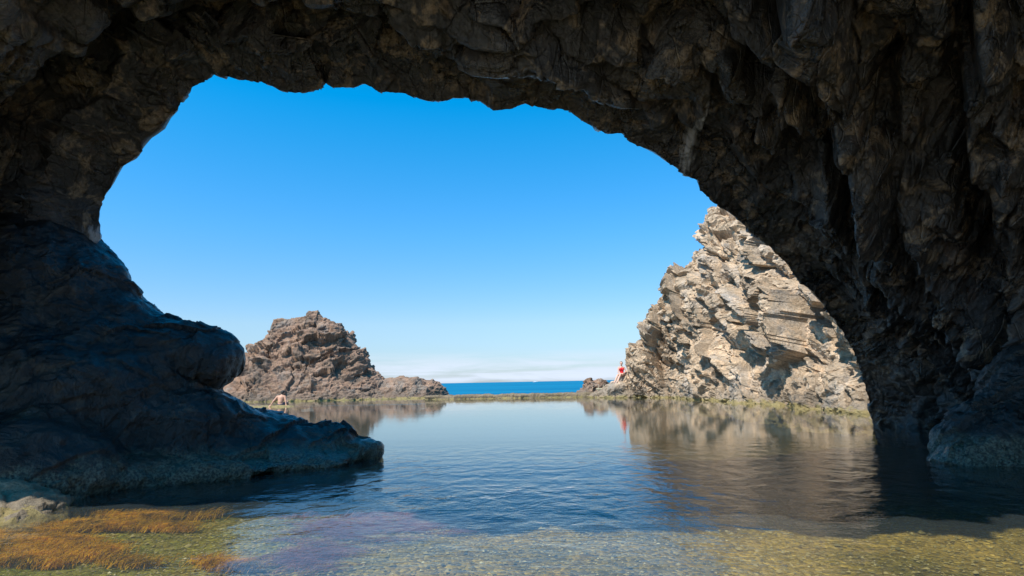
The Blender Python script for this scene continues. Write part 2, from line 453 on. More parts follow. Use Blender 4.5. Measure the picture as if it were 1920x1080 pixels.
for pl_, w_, a_ in folds:
    best = np.full(len(Vf), 1e9); sgn = np.zeros(len(Vf)); pl_ = np.array(pl_, float)
    for p0, p1 in zip(pl_[:-1], pl_[1:]):
        e = p1 - p0; t_ = np.clip(((ang - p0) @ e) / (e @ e), 0, 1); v_ = ang - (p0 + t_[:, None] * e)
        dd = np.hypot(v_[:, 0], v_[:, 1]); m_ = dd < best; best = np.where(m_, dd, best); sgn = np.where(m_, np.sign(e[0] * v_[:, 1] - e[1] * v_[:, 0]), sgn)
    sd_ = best * sgn + wob
    prof_ = np.where(sd_ < 0, np.exp(-(sd_ / (w_ * 1.5)) ** 2), np.exp(-(sd_ / (w_ * .55)) ** 2)) - 0.7 * np.exp(-((sd_ - w_ * 1.15) / (w_ * .45)) ** 2)
    d += 1.75 * a_ * prof_ * front
Vd = Vf + N * d[:, None]
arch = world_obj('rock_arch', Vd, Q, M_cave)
tag(arch, 'huge dark basalt sea cave arch framing the sky, with ribbed cracked underside', 'rock arch')

# ------------------------------------------------------------------ left outcrop (implicit blobs)
def rock_from_field(F, name, mat, amps, sub=1, rots=(20, 30, 0), seed=0, sizes=((1.2, 1.2, .8), (.5, .5, .3)), zmin=None):
    V, Q = F.mesh()
    V, Q = subdivide(V, Q, sub)
    N = vnormals(V, Q)
    wp = V + 0.2 * np.stack([fbm(V * 1.3, 2, seed + 1), fbm(V * 1.3, 2, seed + 2), fbm(V * 1.3, 2, seed + 3)], 1)
    f1, c1 = facet(wp, sizes[0], rot(*rots), seed + 5, 0.9); f2, c2 = facet(wp, sizes[1], rot(*rots), seed + 6, 0.9)
    d = amps[0] * fbm(V * amps[4], 4, seed + 8) + amps[1] * f1 + amps[2] * f2 + amps[3] * fbm(V * 9, 4, seed + 9)
    o = world_obj(name, V + N * d[:, None], Q, mat)
    return o

F = Field((-9.5, 4.2, -1.2), (-1.2, 11.0, 4.2), 0.062)
def B(px, py, Y, rx, rz, ry, k=0.35, R=None):      # blob given by where it is seen; radii in metres
    F.ell(at(px, py, Y), (rx, ry, rz), k, R)
B(0, 650, 7.4, 1.6, 1.8, 1.3); B(100, 600, 7.4, 0.80, 0.62, 0.9, .4)
B(205, 650, 7.5, 0.85, 0.55, 0.9); B(300, 668, 7.6, 0.85, 0.5, 0.8, .25)
B(372, 676, 7.9, 0.50, 0.38, 0.6, .1)                     # the rounded nose over the water
B(398, 680, 7.7, 0.35, 0.37, 0.5, .06)
B(60, 800, 6.8, 1.6, 1.15, 1.1); B(220, 800, 7.2, 1.5, 0.55, 0.9, .15)
B(350, 812, 7.6, 1.05, 0.45, 0.85, .06); B(388, 768, 7.8, 0.30, 0.26, 0.4, .1); B(470, 828, 7.9, 0.85, 0.38, 0.75, .15)
B(560, 834, 8.0, 0.62, 0.32, 0.6, .2); B(618, 822, 8.15, 0.36, 0.27, 0.42, .12)
B(660, 850, 8.15, 0.36, 0.22, 0.42, .06); B(618, 806, 8.15, 0.27, 0.20, 0.34, .03); B(556, 806, 8.2, 0.24, 0.20, 0.3, .04); B(500, 800, 8.3, .3, .2, .35, .05); B(520, 824, 8.6, 0.5, 0.32, 0.5, .2)
B(90, 890, 6.2, 0.95, 0.30, 0.6, .35); B(-40, 900, 5.7, 1.2, 0.6, 0.6, .3)
B(300, 880, 6.9, 1.4, 0.28, 0.7, .3); B(500, 868, 7.5, 1.1, 0.2, 0.5, .25)
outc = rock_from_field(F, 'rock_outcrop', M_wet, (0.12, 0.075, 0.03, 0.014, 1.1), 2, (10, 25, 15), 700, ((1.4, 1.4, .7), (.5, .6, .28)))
tag(outc, 'smooth dark rock outcrop stepping into the pool under the left arch', 'rock outcrop')

# small boulders ---------------------------------------------------------------
p = onz(0, 966, 0.0)
F = Field(p + (-1.3, -1.0, -.5), p + (1.0, 1.2, .6), 0.035)
F.ell(p + (-.25, .25, -.10), (.60, .46, .33), .1); F.ell(p + (-.75, .1, -.08), (.5, .5, .36), .1); F.ell(p + (.12, .0, -.14), (.38, .42, .22), .1)
o = rock_from_field(F, 'boulder', M_boulder, (.05, .05, .03, .014, 2.0), 1, (10, 20, 0), 130, ((.5, .5, .3), (.2, .2, .12)))
tag(o, 'sunlit pale brown boulder rising from the seaweed shallows by the dark left outcrop', 'boulder')

p = onz(1945, 884, 0.0)
F = Field(p + (-1.6, -1.2, -.8), p + (3.0, 3.0, 2.4), 0.05)
F.ell(p + (.75, .9, .0), (1.0, .9, .78), .2); F.ell(p + (1.3, 1.1, .5), (.8, .9, .85), .2); F.ell(p + (.1, .75, -.1), (.60, .5, .36), .12); F.ell(p + (.2, 1.0, -.2), (.5, .5, .28), .1)
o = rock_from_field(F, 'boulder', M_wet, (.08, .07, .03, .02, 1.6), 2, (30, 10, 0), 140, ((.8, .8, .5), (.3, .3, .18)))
tag(o, 'wet dark boulder sloping into shaded water at the right cave wall foot', 'boulder')

# ------------------------------------------------------------------ right cliff
sil = [(1100, 742, 34), (1128, 728, 34), (1146, 716, 34), (1158, 709, 34), (1172, 703, 34), (1180, 680, 34), (1190, 655, 34), (1200, 632, 34), (1213, 604, 34), (1222, 590, 33.8),
       (1240, 560, 33.5), (1252, 548, 33.3), (1258, 518, 33.2), (1274, 508, 33), (1290, 530, 33), (1297, 536, 32.8), (1299, 474, 32.6), (1312, 464, 32.4),
       (1326, 482, 32.2), (1329, 430, 32), (1332, 392, 32), (1348, 384, 31.8), (1375, 385, 31), (1420, 375, 29.5), (1500, 330, 26), (1580, 265, 22), (1700, 210, 18), (1900, 100, 14), (2100, 60, 11)]
C = np.array([at(*q) for q in sil])
C[-5:, 2] = [11.6, 11.2, 10.6, 9.6, 8.5]; C[-5:, 0] = [12.8, 13.0, 13.0, 13.0, 13.2]
foot = [(5.0, 33.2), (5.35, 33.0), (5.6, 32.8), (5.9, 32.6), (6.3, 32.5), (6.6, 32.4), (6.9, 32.3), (7.1, 32.2), (7.3, 32.0), (7.5, 31.8), (7.7, 31.6), (7.85, 31.4), (7.9, 31.1), (8.0, 30.7),
        (8.1, 30.3), (8.15, 29.8), (8.2, 29.2), (8.3, 28.5), (8.3, 27.8), (8.3, 27), (8.4, 26), (8.5, 25), (8.6, 23.8), (8.7, 22.4), (8.9, 20.4), (8.9, 18.2), (8.8, 16), (8.7, 13.6), (9.3, 10.5)]
Ft = np.array([(a, b, -1.0) for a, b in foot])
arc = np.concatenate([[0], np.cumsum(np.maximum(np.linalg.norm(np.diff(C, axis=0), axis=1), np.linalg.norm(np.diff(Ft, axis=0), axis=1)))])
NU, NV = 900, 460
uu = np.linspace(0, arc[-1], NU)
Ci = np.stack([np.interp(uu, arc, C[:, k]) for k in range(3)], 1); Fi = np.stack([np.interp(uu, arc, Ft[:, k]) for k in range(3)], 1)
Bi = Ci + np.stack([3.5 + 0.35 * Ci[:, 2], 1.5 + 0.5 * np.maximum(Ci[:, 2], 0) * smooth(20, 33, Ci[:, 1]), 0 * uu], 1); Bi[:, 2] = -1.0
V = np.zeros((NU, NV, 3)); nf = int(NV * 0.84)
for j in range(NV):
    if j < nf:
        v = j / (nf - 1)
        hz = v ** 0.98
        bulge = 0.16 * math.sin(v * math.pi) - 0.10 * math.sin(v * 2 * math.pi)
        w = np.clip(v ** 1.0 - bulge, 0, 1)
        V[:, j, :2] = Fi[:, :2] + (Ci[:, :2] - Fi[:, :2]) * w
        V[:, j, 2] = Fi[:, 2] + (Ci[:, 2] - Fi[:, 2]) * hz
    else:
        v = (j - nf + 1) / (NV - nf)
        V[:, j] = Ci + (Bi - Ci) * v; V[:, j, 2] = Ci[:, 2] + (Bi[:, 2] - Ci[:, 2]) * v ** 2
Q = grid_quads(NU, NV); Vf = V.reshape(-1, 3); N = vnormals(Vf, Q)
mid = (NU // 2) * NV + nf // 2
if N[mid, 0] > 0: Q = Q[:, ::-1]; N = -N
vv = np.tile(np.concatenate([np.linspace(0, 1, nf), np.ones(NV - nf)]), NU)
hh = Vf[:, 2]
crest = 1 - 0.85 * smooth(0.84, 1.0, vv)
lowz = smooth(0.6, 2.4, hh)
small = smooth(0.5, 3.0, np.repeat(Ci[:, 2], NV))
wp = Vf + 0.35 * np.stack([fbm(Vf * .7, 2, 201), fbm(Vf * .7, 2, 202), fbm(Vf * .7, 2, 203)], 1)
def axes(l, a):
    l = np.array(l, float); l /= np.linalg.norm(l); e3 = np.cross(l, a); e3 /= np.linalg.norm(e3); return np.stack([l, np.cross(e3, l), e3])
SL = axes((.25, -.80, -.70), (1, .25, .1)); SL2 = axes((.1, -.55, -.85), (1, .1, .3))
wp = Vf + 0.25 * np.stack([fbm(Vf * .6, 2, 201), fbm(Vf * .6, 2, 202), fbm(Vf * .6, 2, 203)], 1)
fa, ca = facet(wp, (4.6, 2.6, 2.0), SL2, 11, .8)
fb, cb = facet(wp, (3.2, 1.2, .75), SL, 12, 1.0)
fc, cc = facet(wp, (1.3, .6, .33), SL, 13, 1.0)
fd, cd = facet(wp, (.22, .26, .12), rot(20, 40, 0), 14, 0.9)
d = crest * small * (0.95 * fa * (0.4 + .6 * lowz) + 0.52 * fb * (0.35 + .65 * lowz)) + (0.35 + .65 * small) * (0.30 * fc * (0.6 + .4 * lowz) + 0.08 * fd)
d += 0.20 * fbm(Vf * 1.2, 4, 210) * crest + 0.05 * fbm(Vf * 4, 3, 215) - 0.12 * (1 - cb) * lowz
Vd = Vf + N * d[:, None]
CLIFF_V = Vd
cliff = world_obj('cliff', Vd, Q, M_cliff, False)
tag(cliff, 'tall sunlit cliff of broken tan slabs rising from the right pool side', 'cliff')

# ------------------------------------------------------------------ islet
isl = [(300, 748), (360, 735), (400, 715), (430, 672), (444, 660), (456, 668), (470, 655), (482, 640), (498, 632), (510, 620), (513, 600), (520, 596), (548, 597), (570, 592), (578, 581),
       (597, 580), (606, 594), (628, 606), (648, 618), (655, 632), (662, 642), (680, 658), (692, 675), (693, 684), (706, 698), (720, 712), (730, 710), (752, 706), (768, 709), (780, 706),
       (800, 712), (812, 710), (824, 720), (832, 734), (842, 745), (852, 750)]
CY = 43.0
I3 = np.array([at(a, b, CY) for a, b in isl])
NX, NY = 720, 330
xs = np.linspace(I3[0, 0], I3[-1, 0], NX); prof = np.interp(xs, I3[:, 0], I3[:, 2])
vy = np.linspace(-1, 1, NY)
X = np.repeat(xs, NY).reshape(NX, NY); Vv = np.tile(vy, (NX, 1))
taper = np.interp(xs, [I3[0, 0], I3[0, 0] + 3, -6.5, -4.7], [0.5, 1, .75, 0.25])[:, None]
Y = CY + np.where(Vv < 0, Vv * 5.6 * taper, Vv * 7 * taper)
a = np.abs(Vv)
shape = np.where(Vv < 0, 1 - smooth(0, 1, a) * .35 - a * .65, 1 - a ** 1.6)
terr = 1 - 0.35 * np.exp(-((a - .5) / .12) ** 2) * 0.4
P0 = prof[:, None]
Z = -0.8 + (P0 + 0.8) * shape * terr + 0.35 * np.exp(-((a - 0.82) / .14) ** 2) * (Vv < 0)
Vf = np.stack([X, Y, Z], -1).reshape(-1, 3); Q = grid_quads(NX, NY)
N = vnormals(Vf, Q)
if N[:, 2].mean() < 0: Q = Q[:, ::-1]; N = -N
av = a.reshape(-1)
cr = 0.15 + 0.85 * smooth(0.0, 0.22, av)
hgt = np.repeat(prof, NY)
wp = Vf + 0.4 * np.stack([fbm(Vf * .6, 3, 301), fbm(Vf * .6, 3, 302), fbm(Vf * .6, 3, 303)], 1)
fa, ca = facet(wp, (2.4, 2.2, 1.4), rot(0, 28, 10), 21, 1.0)
fb, cb = facet(wp, (1.5, 1.3, .8), rot(0, 25, 10), 22, 1.0)
fc, cc = facet(wp, (.42, .42, .24), None, 23, 0.8)
tallw = smooth(.8, 3.5, hgt)
d = cr * tallw * (0.60 * (fa - .25) + 0.42 * fb * smooth(1.0, 2.6, Vf[:, 2])) + (.3 + .7 * cr) * 0.07 * fc + 0.26 * fbm(Vf * .8 * np.array([.8, 1, 1.5]), 4, 310, 0.5) * (0.3 + .7 * cr) + 0.10 * fbm(Vf * np.array([1.4, 2, 4.5]), 3, 316, .5, True)
Vd = Vf + N * d[:, None]
islet = world_obj('rock_islet', Vd, Q, M_islet, True)
tag(islet, 'conical red-brown lava rock stack standing in the sun beyond the left side of the pool', 'sea stack')

# small sea rock by the wall
p = at(1118, 730, 36.5); p[2] = 0.0
F = Field(p + (-1.6, -1.2, -.8), p + (1.6, 1.4, 1.7), 0.05)
F.ell(p + (-.45, 0, .35), (.42, .5, .75), .1, rot(0, 18, 0)); F.ell(p + (.20, .1, .30), (.72, .6, .75), .12); F.ell(p + (-.1, 0, .1), (1.15, .8, .45), .15)
o = rock_from_field(F, 'sea_rock', M_islet, (.09, .14, .06, .02, 1.6), 1, (30, 20, 0), 150, ((.6, .6, .35), (.25, .25, .15)))
tag(o, 'low brown humped rock behind the bathing platform, beside the open sea', 'rock')

# ledge for the bather on the left
MAN = at(526, 757, 29.0); MAN[2] = 0.0
F = Field(MAN + (-3.2, -1.4, -1.0), MAN + (1.6, 1.6, .6), 0.06)
F.ell(MAN + (-1.3, .1, -.30), (1.7, .75, .38), .15); F.ell(MAN + (.1, .0, -.29), (.95, .65, .36), .15)
o = rock_from_field(F, 'rock_ledge', M_islet, (.03, .03, .012, .008, 1.6), 1, (0, 10, 0), 160, ((.6, .6, .35), (.25, .25, .15)))
tag(o, 'low flat rock ledge at the pool edge that the bare-backed bather sits on', 'rock ledge')

# ------------------------------------------------------------------ pool wall
def wall_mesh(P0, P1, w, z1, nseg, prof_pts):
    P0 = np.array(P0); P1 = np.array(P1)
    L = np.linalg.norm(P1 - P0); dx = (P1 - P0) / L; nx = np.array([-dx[1], dx[0], 0])
    pr = []
    for (a0, b0), (a1, b1) in zip(prof_pts[:-1], prof_pts[1:]):
        k = max(2, int(math.hypot(a1 - a0, b1 - b0) / 0.05))
        pr += [(a0 + (a1 - a0) * i / k, b0 + (b1 - b0) * i / k) for i in range(k)]
    pr.append(prof_pts[-1]); pr = np.array(pr)
    t = np.linspace(0, 1, nseg)
    V = P0 + (P1 - P0) * t[:, None, None] + nx * pr[None, :, :1] + np.array([0, 0, 1]) * pr[None, :, 1:]
    return V.reshape(-1, 3), grid_quads(nseg, len(pr))
A = at(800, 747, 37.0); A[2] = 0; Bp = at(1172, 742, 35.6); Bp[2] = 0
V, Q = wall_mesh(A, Bp, .6, .3, 420, [(.45, -1.0), (.42, .16), (.36, .24), (-.30, .26), (-.38, .17), (-.42, -1.0)])
N = vnormals(V, Q)
if N[V[:, 2] > .24].mean(0)[2] < 0: Q = Q[:, ::-1]; N = -N
f1, c1 = facet(V, (1.1, .6, .3), None, 31, .8)
d = 0.05 * fbm(V * 2.2, 4, 320) + 0.05 * f1 + 0.02 * fbm(V * 9, 2, 325)
M_wall = lit_rock_material('algae_wall', (0.19, 0.14, 0.075), (0.30, 0.22, 0.13), (0.25, 0.18, 0.09), (0.14, 0.10, 0.04), 0.03, 2.0)
o = world_obj('pool_wall', V + N * d[:, None], Q, M_wall)
tag(o, 'low algae-stained stone wall separating the calm pool from the open sea', 'wall')

# ------------------------------------------------------------------ bathing platform
def box(bl, c, s, r=None):
    c = np.array(c, float); s = np.array(s, float) / 2; b = 0.12 * s.min()
    v = []
    for sx in (-1, 1):
        for sy in (-1, 1):
            for sz in (-1, 1):
                v.append([sx * s[0], sy * s[1], sz * s[2]])
    v = np.array(v)
    if r is not None: v = v @ r.T
    q = np.array([[0, 1, 3, 2], [4, 6, 7, 5], [0, 4, 5, 1], [2, 3, 7, 6], [0, 2, 6, 4], [1, 5, 7, 3]])
    bl.append((v + c, q))
def joinb(bl):
    V = []; Q = []; n = 0
    for v, q in bl: V.append(v); Q.append(q + n); n += len(v)
    return np.concatenate(V), np.concatenate(Q)
M_conc = simple_mat('weathered_concrete', (0.48, 0.42, 0.27), 0.85, 0.3, 9, 0.2)
M_metal = simple_mat('stained_post', (0.34, 0.30, 0.22), 0.7, 0.4, 14, 0.3)
D = 34.6
pl = at(1136, 729, D); deck_z = pl[2]
root = bpy.data.objects.new('bathing_platform', None); COL.objects.link(root); root.location = (pl[0], pl[1], 0)
tag(root, 'small weathered bathing platform on thin posts below the woman in red', 'platform')
bl = []; box(bl, (0.02, .2, deck_z), (1.08, .75, .07))
v, q = joinb(bl); deck = link('deck', mesh_from('deck', v, q, False), M_conc, root)
m = deck.modifiers.new('b', 'BEVEL'); m.width = .015; m.segments = 2
for xo, yo in ((-.48, -.12), (.14, -.12), (-.17, .1), (.50, -.12)):
    bl = []; box(bl, (xo, yo, (deck_z - 1.1) / 2), (.07, .07, deck_z + 1.03)); v, q = joinb(bl)
    o = link('leg', mesh_from('leg', v, q, False), M_conc, root); m = o.modifiers.new('b', 'BEVEL'); m.width = .012
for xo, hgt_ in ((-.42, .25), (-.14, .22), (.12, .26), (.52, .38)):
    F = Field((xo - .1, -.05, deck_z - .05), (xo + .1, .15, deck_z + hgt_ + .1), .012)
    F.cone((xo, .05, deck_z), (xo, .05, deck_z + hgt_), .024, .022, 0.0)
    v, q = F.mesh(); link('post', mesh_from('post', v, q), M_metal, root)

# ------------------------------------------------------------------ far boat
M_white = simple_mat('boat_paint', (0.8, 0.8, 0.8), 0.4, .05)
pb = at(1004, 715.4, 900.); pb[2] = -0.3
root = bpy.data.objects.new('motor_boat', None); COL.objects.link(root); root.location = pb; root.rotation_euler = (0, 0, .3)
tag(root, 'tiny white boat far out on the blue sea near the horizon', 'boat')
xs_ = np.linspace(-4, 4, 17); hv = []
for x in xs_:
    w = 1.25 * (1 - max(0, (x / 4)) ** 2.2); zk = .15 + .25 * max(0, x / 4) ** 2
    for (a, b) in ((-1, 1.0), (-.85, .35), (0, 0), (.85, .35), (1, 1.0)):
        hv.append((x, a * w, zk * (1 if b < .9 else 0) + b + .2 * (x > 0) * x / 4))
hq = list(grid_quads(17, 5)); hv = np.array(hv)
hq += [[i * 5, i * 5 + 4, i * 5 + 9, i * 5 + 5] for i in range(16)] + [[0, 1, 3, 4], [1, 2, 3, 3]][:1]
link('hull', mesh_from('hull', hv, np.array(hq), True), M_white, root)
bl = []; box(bl, (-.3, 0, 1.6), (2.6, 1.7, 1.3)); box(bl, (-.4, 0, 2.3), (2.9, 1.9, .1)); v, q = joinb(bl)
link('cabin', mesh_from('cabin', v, q, False), M_white, root)

# ------------------------------------------------------------------ people
M_skin = simple_mat('skin', (0.60, 0.36, 0.26), 0.55, .06, 8)
M_skin2 = simple_mat('tanned_skin', (0.52, 0.28, 0.18), 0.55, .06, 8)
M_hair = simple_mat('brown_hair', (0.10, 0.055, 0.03), 0.5, .3, 60)
M_hair2 = simple_mat('dark_hair', (0.03, 0.024, 0.02), 0.5, .3, 60)
M_red = simple_mat('red_swimsuit', (0.62, 0.012, 0.02), 0.55, .1, 20)
M_trunks = simple_mat('dark_trunks', (0.02, 0.03, 0.06), 0.7, .1, 20)

def hand(F, wrist, dirv, palmn, s=1.0, curl=0.6, thumb=1):
    """palm, four unequal bent fingers and a thumb from the side"""
    w = np.array(wrist, float); d = np.array(dirv, float); d /= np.linalg.norm(d)
    n = np.array(palmn, float); n -= d * (n @ d); n /= np.linalg.norm(n); r = np.cross(d, n)
    F.cone(w, w + d * .05 * s, .022, .030, .012); F.cone(w + d * .03 + r * .018, w + d * .085 * s + r * .022, .016, .016, .01); F.cone(w + d * .03 - r * .018, w + d * .085 * s - r * .022, .016, .016, .01)
    for i, (o, l) in enumerate(((-.030, .060), (-.010, .075), (.010, .070), (.028, .052))):
        b0 = w + d * .085 * s + r * o; d1 = d * math.cos(curl * .5) + n * math.sin(curl * .5); d2 = d * math.cos(curl * 1.4) + n * math.sin(curl * 1.4)
        m_ = b0 + d1 * l * .55; F.cone(b0, m_, .0095, .009, .003); F.cone(m_, m_ + d2 * l * .5, .009, .0075, .003)
    tb = w + d * .03 + r * thumb * .028; td = d * .7 + r * thumb * .6 + n * .35; td /= np.linalg.norm(td)
    F.cone(tb, tb + td * .04, .012, .010, .006); F.cone(tb + td * .04, tb + td * .04 + (td + d) * .5 * .03, .010, .008, .003)

def head(F, c, face, up=(0, 0, 1), s=1.0):
    """skull, jaw, nose, brow, ears; face = direction the face looks"""
    c = np.array(c, float); f = np.array(face, float); f /= np.linalg.norm(f); u = np.array(up, float); u -= f * (u @ f); u /= np.linalg.norm(u); r = np.cross(f, u)
    Rm = np.stack([r, f, u], 1)
    F.ell(c + u * .02, (.074 * s, .092 * s, .095 * s), .01, Rm); F.ell(c + f * .035 - u * .055, (.052, .055, .055), .03, Rm)
    F.cone(c + f * .092 + u * .005, c + f * .108 - u * .025, .010, .014, .01)        # nose
    F.cone(c + f * .080 + u * .028 - r * .03, c + f * .080 + u * .028 + r * .03, .012, .012, .015)   # brow
    F.cone(c + f * .082 - u * .060 - r * .018, c + f * .082 - u * .060 + r * .018, .008, .008, .006)  # lips
    for sgn in (-1, 1): F.ell(c + r * sgn * .076 - u * .005, (.010, .020, .030), .006, Rm)
    return Rm

def eyes(root, c, Rm, mat):
    for sgn in (-1, 1):
        F = Field(c + Rm @ np.array([sgn * .030 - .03, .05, -.02]) - .03, c + Rm @ np.array([sgn * .030, .10, .02]) + .04, .004)
        F.ell(c + Rm @ np.array([sgn * .030, .083, .006]), (.012, .007, .006), 0.0, Rm)
        v, q = F.mesh(); link('eye', mesh_from('eye', v, q), mat, root)

def person(name, loc, label, build, cat='person'):
    root = bpy.data.objects.new(name, None); COL.objects.link(root); root.location = loc
    tag(root, label, cat)
    build(root); return root

def woman(root):
    F = Field((-.75, -.95, -.62), (.45, .35, .95), .0085)
    a = lambda *t: np.array(t, float)
    pel = a(0, 0, .06); wst = a(.0, .0, .22); ch = a(-.01, -.01, .40); nk = a(-.005, -.01, .53)
    F.ell(pel, (.165, .13, .115), .03); F.cone(pel, wst, .115, .095, .05); F.ell(ch - a(0, 0, .04), (.14, .10, .14), .06); F.cone(wst, ch, .095, .10, .05)
    F.cone(ch + a(-.12, 0, .05), ch + a(.12, 0, .05), .055, .055, .04); F.cone(ch + a(0, 0, .05), nk + a(0, 0, .04), .052, .045, .03)
    for sx in (-.065, .065): F.ell(ch + a(sx, -.085, -.04), (.055, .05, .055), .03)
    hc = a(-.005, -.03, .685); Rm = head(F, hc, (-.25, -1, -.08), s=1.0)
    hands = []
    for sx, el, wr in ((-1, a(-.225, -.10, .18), a(-.06, -.245, .10)), (1, a(.245, -.06, .20), a(.035, -.235, .12))):
        sh = ch + a(sx * .165, 0, .05); F.cone(sh, el, .046, .036, .03); F.cone(el, wr, .036, .024, .015)
        hand(F, wr, a(-sx * .16 - .02, -.2, -.14), a(0, .1, -1), 1.0, .7, -sx)
    for sx, kn, an, toe in ((-1, a(-.30, -.34, .02), a(-.52, -.50, -.36), a(-.60, -.66, -.42)), (1, a(-.16, -.42, .05), a(-.37, -.60, -.33), a(-.45, -.76, -.39))):
        hp = a(sx * .085, -.03, .05); F.cone(hp, kn, .088, .057, .03); F.cone(kn, kn + (an - kn) * .35, .055, .052, .02); F.cone(kn + (an - kn) * .3, an, .052, .034, .02)
        F.cone(an, toe, .034, .022, .015); F.cone(an - a(0, 0, .02), an - (toe - an) * .25 - a(0, 0, .02), .03, .026, .01)
    v, q = F.mesh(); v, q = subdivide(v, q, 0) if False else (v, q)
    body = link('body', mesh_from('body', v, q), M_skin, root)
    G = Field((-.3, -.3, -.1), (.3, .25, .6), .009)
    G.ell(pel + a(0, 0, .01), (.172, .137, .112), .03); G.cone(pel, wst, .121, .101, .05); G.cone(wst, ch, .101, .106, .05); G.ell(ch - a(0, 0, .05), (.147, .107, .125), .05)
    for sx in (-.065, .065): G.ell(ch + a(sx, -.087, -.045), (.061, .056, .060), .03)
    for sx in (-.085, .085):
        G.cone(ch + a(sx, -.09, .0), ch + a(sx * 1.05, -.02, .105), .016, .012, .01); G.cone(ch + a(sx * 1.05, -.02, .105), ch + a(sx, .09, .02), .012, .016, .01)
    v, q = G.mesh(); link('swimsuit', mesh_from('swimsuit', v, q), M_red, root)
    H = Field(hc - .2, hc + .2, .008)
    f = Rm[:, 1]; u = Rm[:, 2]
    H.ell(hc - f * .022 + u * .035, (.084, .092, .098), .02, Rm); H.cone(hc - f * .07, hc - f * .08 - u * .11, .055, .035, .03); H.ell(hc - f * .08 + u * .09, (.035, .035, .03), .02, Rm)
    v, q = H.mesh(); link('hair', mesh_from('hair', v, q), M_hair, root)
    eyes(root, hc, Rm, M_hair)

def man(root):
    F = Field((-.75, -.35, -.25), (.60, 1.15, .95), .0095)
    a = lambda *t: np.array(t, float)
    pel = a(0, 0, .09); wst = a(0, -.01, .24); ch = a(.0, .03, .42); nk = a(.02, .06, .54)
    F.ell(pel, (.16, .125, .11), .03); F.cone(pel, wst, .115, .11, .05); F.ell(ch - a(0, 0, .03), (.165, .11, .15), .06); F.cone(wst, ch, .11, .12, .05)
    F.cone(ch + a(-.14, 0, .07), ch + a(.14, 0, .07), .062, .062, .04); F.cone(ch + a(.01, 0, .06), nk + a(.01, .01, .05), .060, .054, .03)
    hc = a(.05, .10, .68); Rm = head(F, hc, (.25, 1, -.25), s=1.03)
    for sx, el, wr in ((-1, a(-.34, -.06, .27), a(-.44, -.10, .09)), (1, a(.27, -.04, .25), a(.31, -.08, .09))):
        sh = ch + a(sx * .195, 0, .06); F.cone(sh, el, .054, .042, .03); F.cone(el, wr, .042, .028, .015)
        hand(F, wr, a(sx * .08, -.14, -.10), a(0, .1, -1), 1.05, .2, -sx)
    for sx in (-1, 1):
        hp = a(sx * .09, .04, .08); kn = a(sx * .15, .46, .20); an = a(sx * .13, .70, -.14); toe = a(sx * .15, .88, -.18)
        F.cone(hp, kn, .092, .062, .03); F.cone(kn, kn + (an - kn) * .35, .060, .058, .02); F.cone(kn + (an - kn) * .3, an, .058, .038, .02); F.cone(an, toe, .038, .026, .015)
    v, q = F.mesh(); link('body', mesh_from('body', v, q), M_skin2, root)
    G = Field((-.35, -.25, -.1), (.35, .45, .35), .009)
    G.ell(pel + a(0, 0, -.005), (.172, .138, .115), .03)
    for sx in (-1, 1): G.cone(a(sx * .09, .04, .08), a(sx * .12, .25, .14), .102, .09, .03)
    v, q = G.mesh(); link('trunks', mesh_from('trunks', v, q), M_trunks, root)
    H = Field(hc - .2, hc + .2, .008); f = Rm[:, 1]; u = Rm[:, 2]
    H.ell(hc - f * .018 + u * .032, (.086, .096, .094), .02, Rm); H.ell(hc - f * .06 - u * .03, (.06, .045, .05), .02, Rm)
    v, q = H.mesh(); link('hair', mesh_from('hair', v, q), M_hair2, root)
    eyes(root, hc, Rm, M_hair2)

WP = at(1166, 704, 33.4)
person('person', WP, 'woman in a red swimsuit sitting on rocks at the tip of the sunlit cliff', woman)
person('person', MAN, 'bare-backed person with dark hair leaning on both hands beyond the dark outcrop', man)
# perch for the woman: a slab of the cliff foot under hips and feet
F = Field(WP + (-1.3, -1.2, -1.8), WP + (1.2, 1.2, .3), .045)
F.ell(WP + (.12, .18, -.42), (.50, .48, .40), .12, rot(0, -12, 0)); F.ell(WP + (-.38, -.44, -.75), (.60, .45, .36), .15, rot(0, -20, 0)); F.ell(WP + (-.05, -.1, -1.2), (.95, .8, .55), .2)
F.ell(WP + (.62, .25, -.15), (.45, .45, .55), .15)
o = rock_from_field(F, 'rock_perch', M_cliff, (.05, .05, .03, .012, 1.8), 1, (20, 30, 0), 170, ((.6, .6, .35), (.25, .25, .15)))
tag(o, 'rough brown rock at the cliff tip that the woman in red sits on', 'rock')

# ------------------------------------------------------------------ pool bed
nx_, ny_ = 520, 620
gx = np.sign(np.linspace(-1, 1, nx_)) * np.abs(np.linspace(-1, 1, nx_)) ** 2.2 * 34
ty = np.linspace(0, 1, ny_); gy = -14 + 15 * ty + 38 * ty ** 3.2
X, Y = np.meshgrid(gx, gy, indexing='ij')
pl2 = np.stack([X, Y, 0 * X], -1).reshape(-1, 3); Xf = pl2[:, 0]; Yf = pl2[:, 1]
z = -0.13 - 0.22 * smooth(4.6, 8.5, Yf) - 0.35 * smooth(9, 20, Yf)
z += 0.05 * np.exp(-((Xf + .6) / 1.5) ** 2 - ((Yf - 4.4) / .9) ** 2) + 0.03 * smooth(-1.2, -3.6, Xf) * (1 - smooth(4.6, 5.6, Yf))
z += 0.75 * smooth(0.6, -3.2, Yf) + 0.5 * smooth(-3, -10, Yf)  # unseen bank behind the camera, raised to bounce sun onto the cave walls
z += 0.035 * fbm(pl2 * 0.8, 4, 400) + 0.010 * fbm(pl2 * 5, 3, 405) * (Yf < 9)
bedV = pl2.copy(); bedV[:, 2] = z
Qb = grid_quads(nx_, ny_)
if vnormals(bedV, Qb)[:, 2].mean() < 0: Qb = Qb[:, ::-1]
m, nt, out = newmat('pool_bed'); g = NT(nt)
P = g.coords((1, 1, 1))
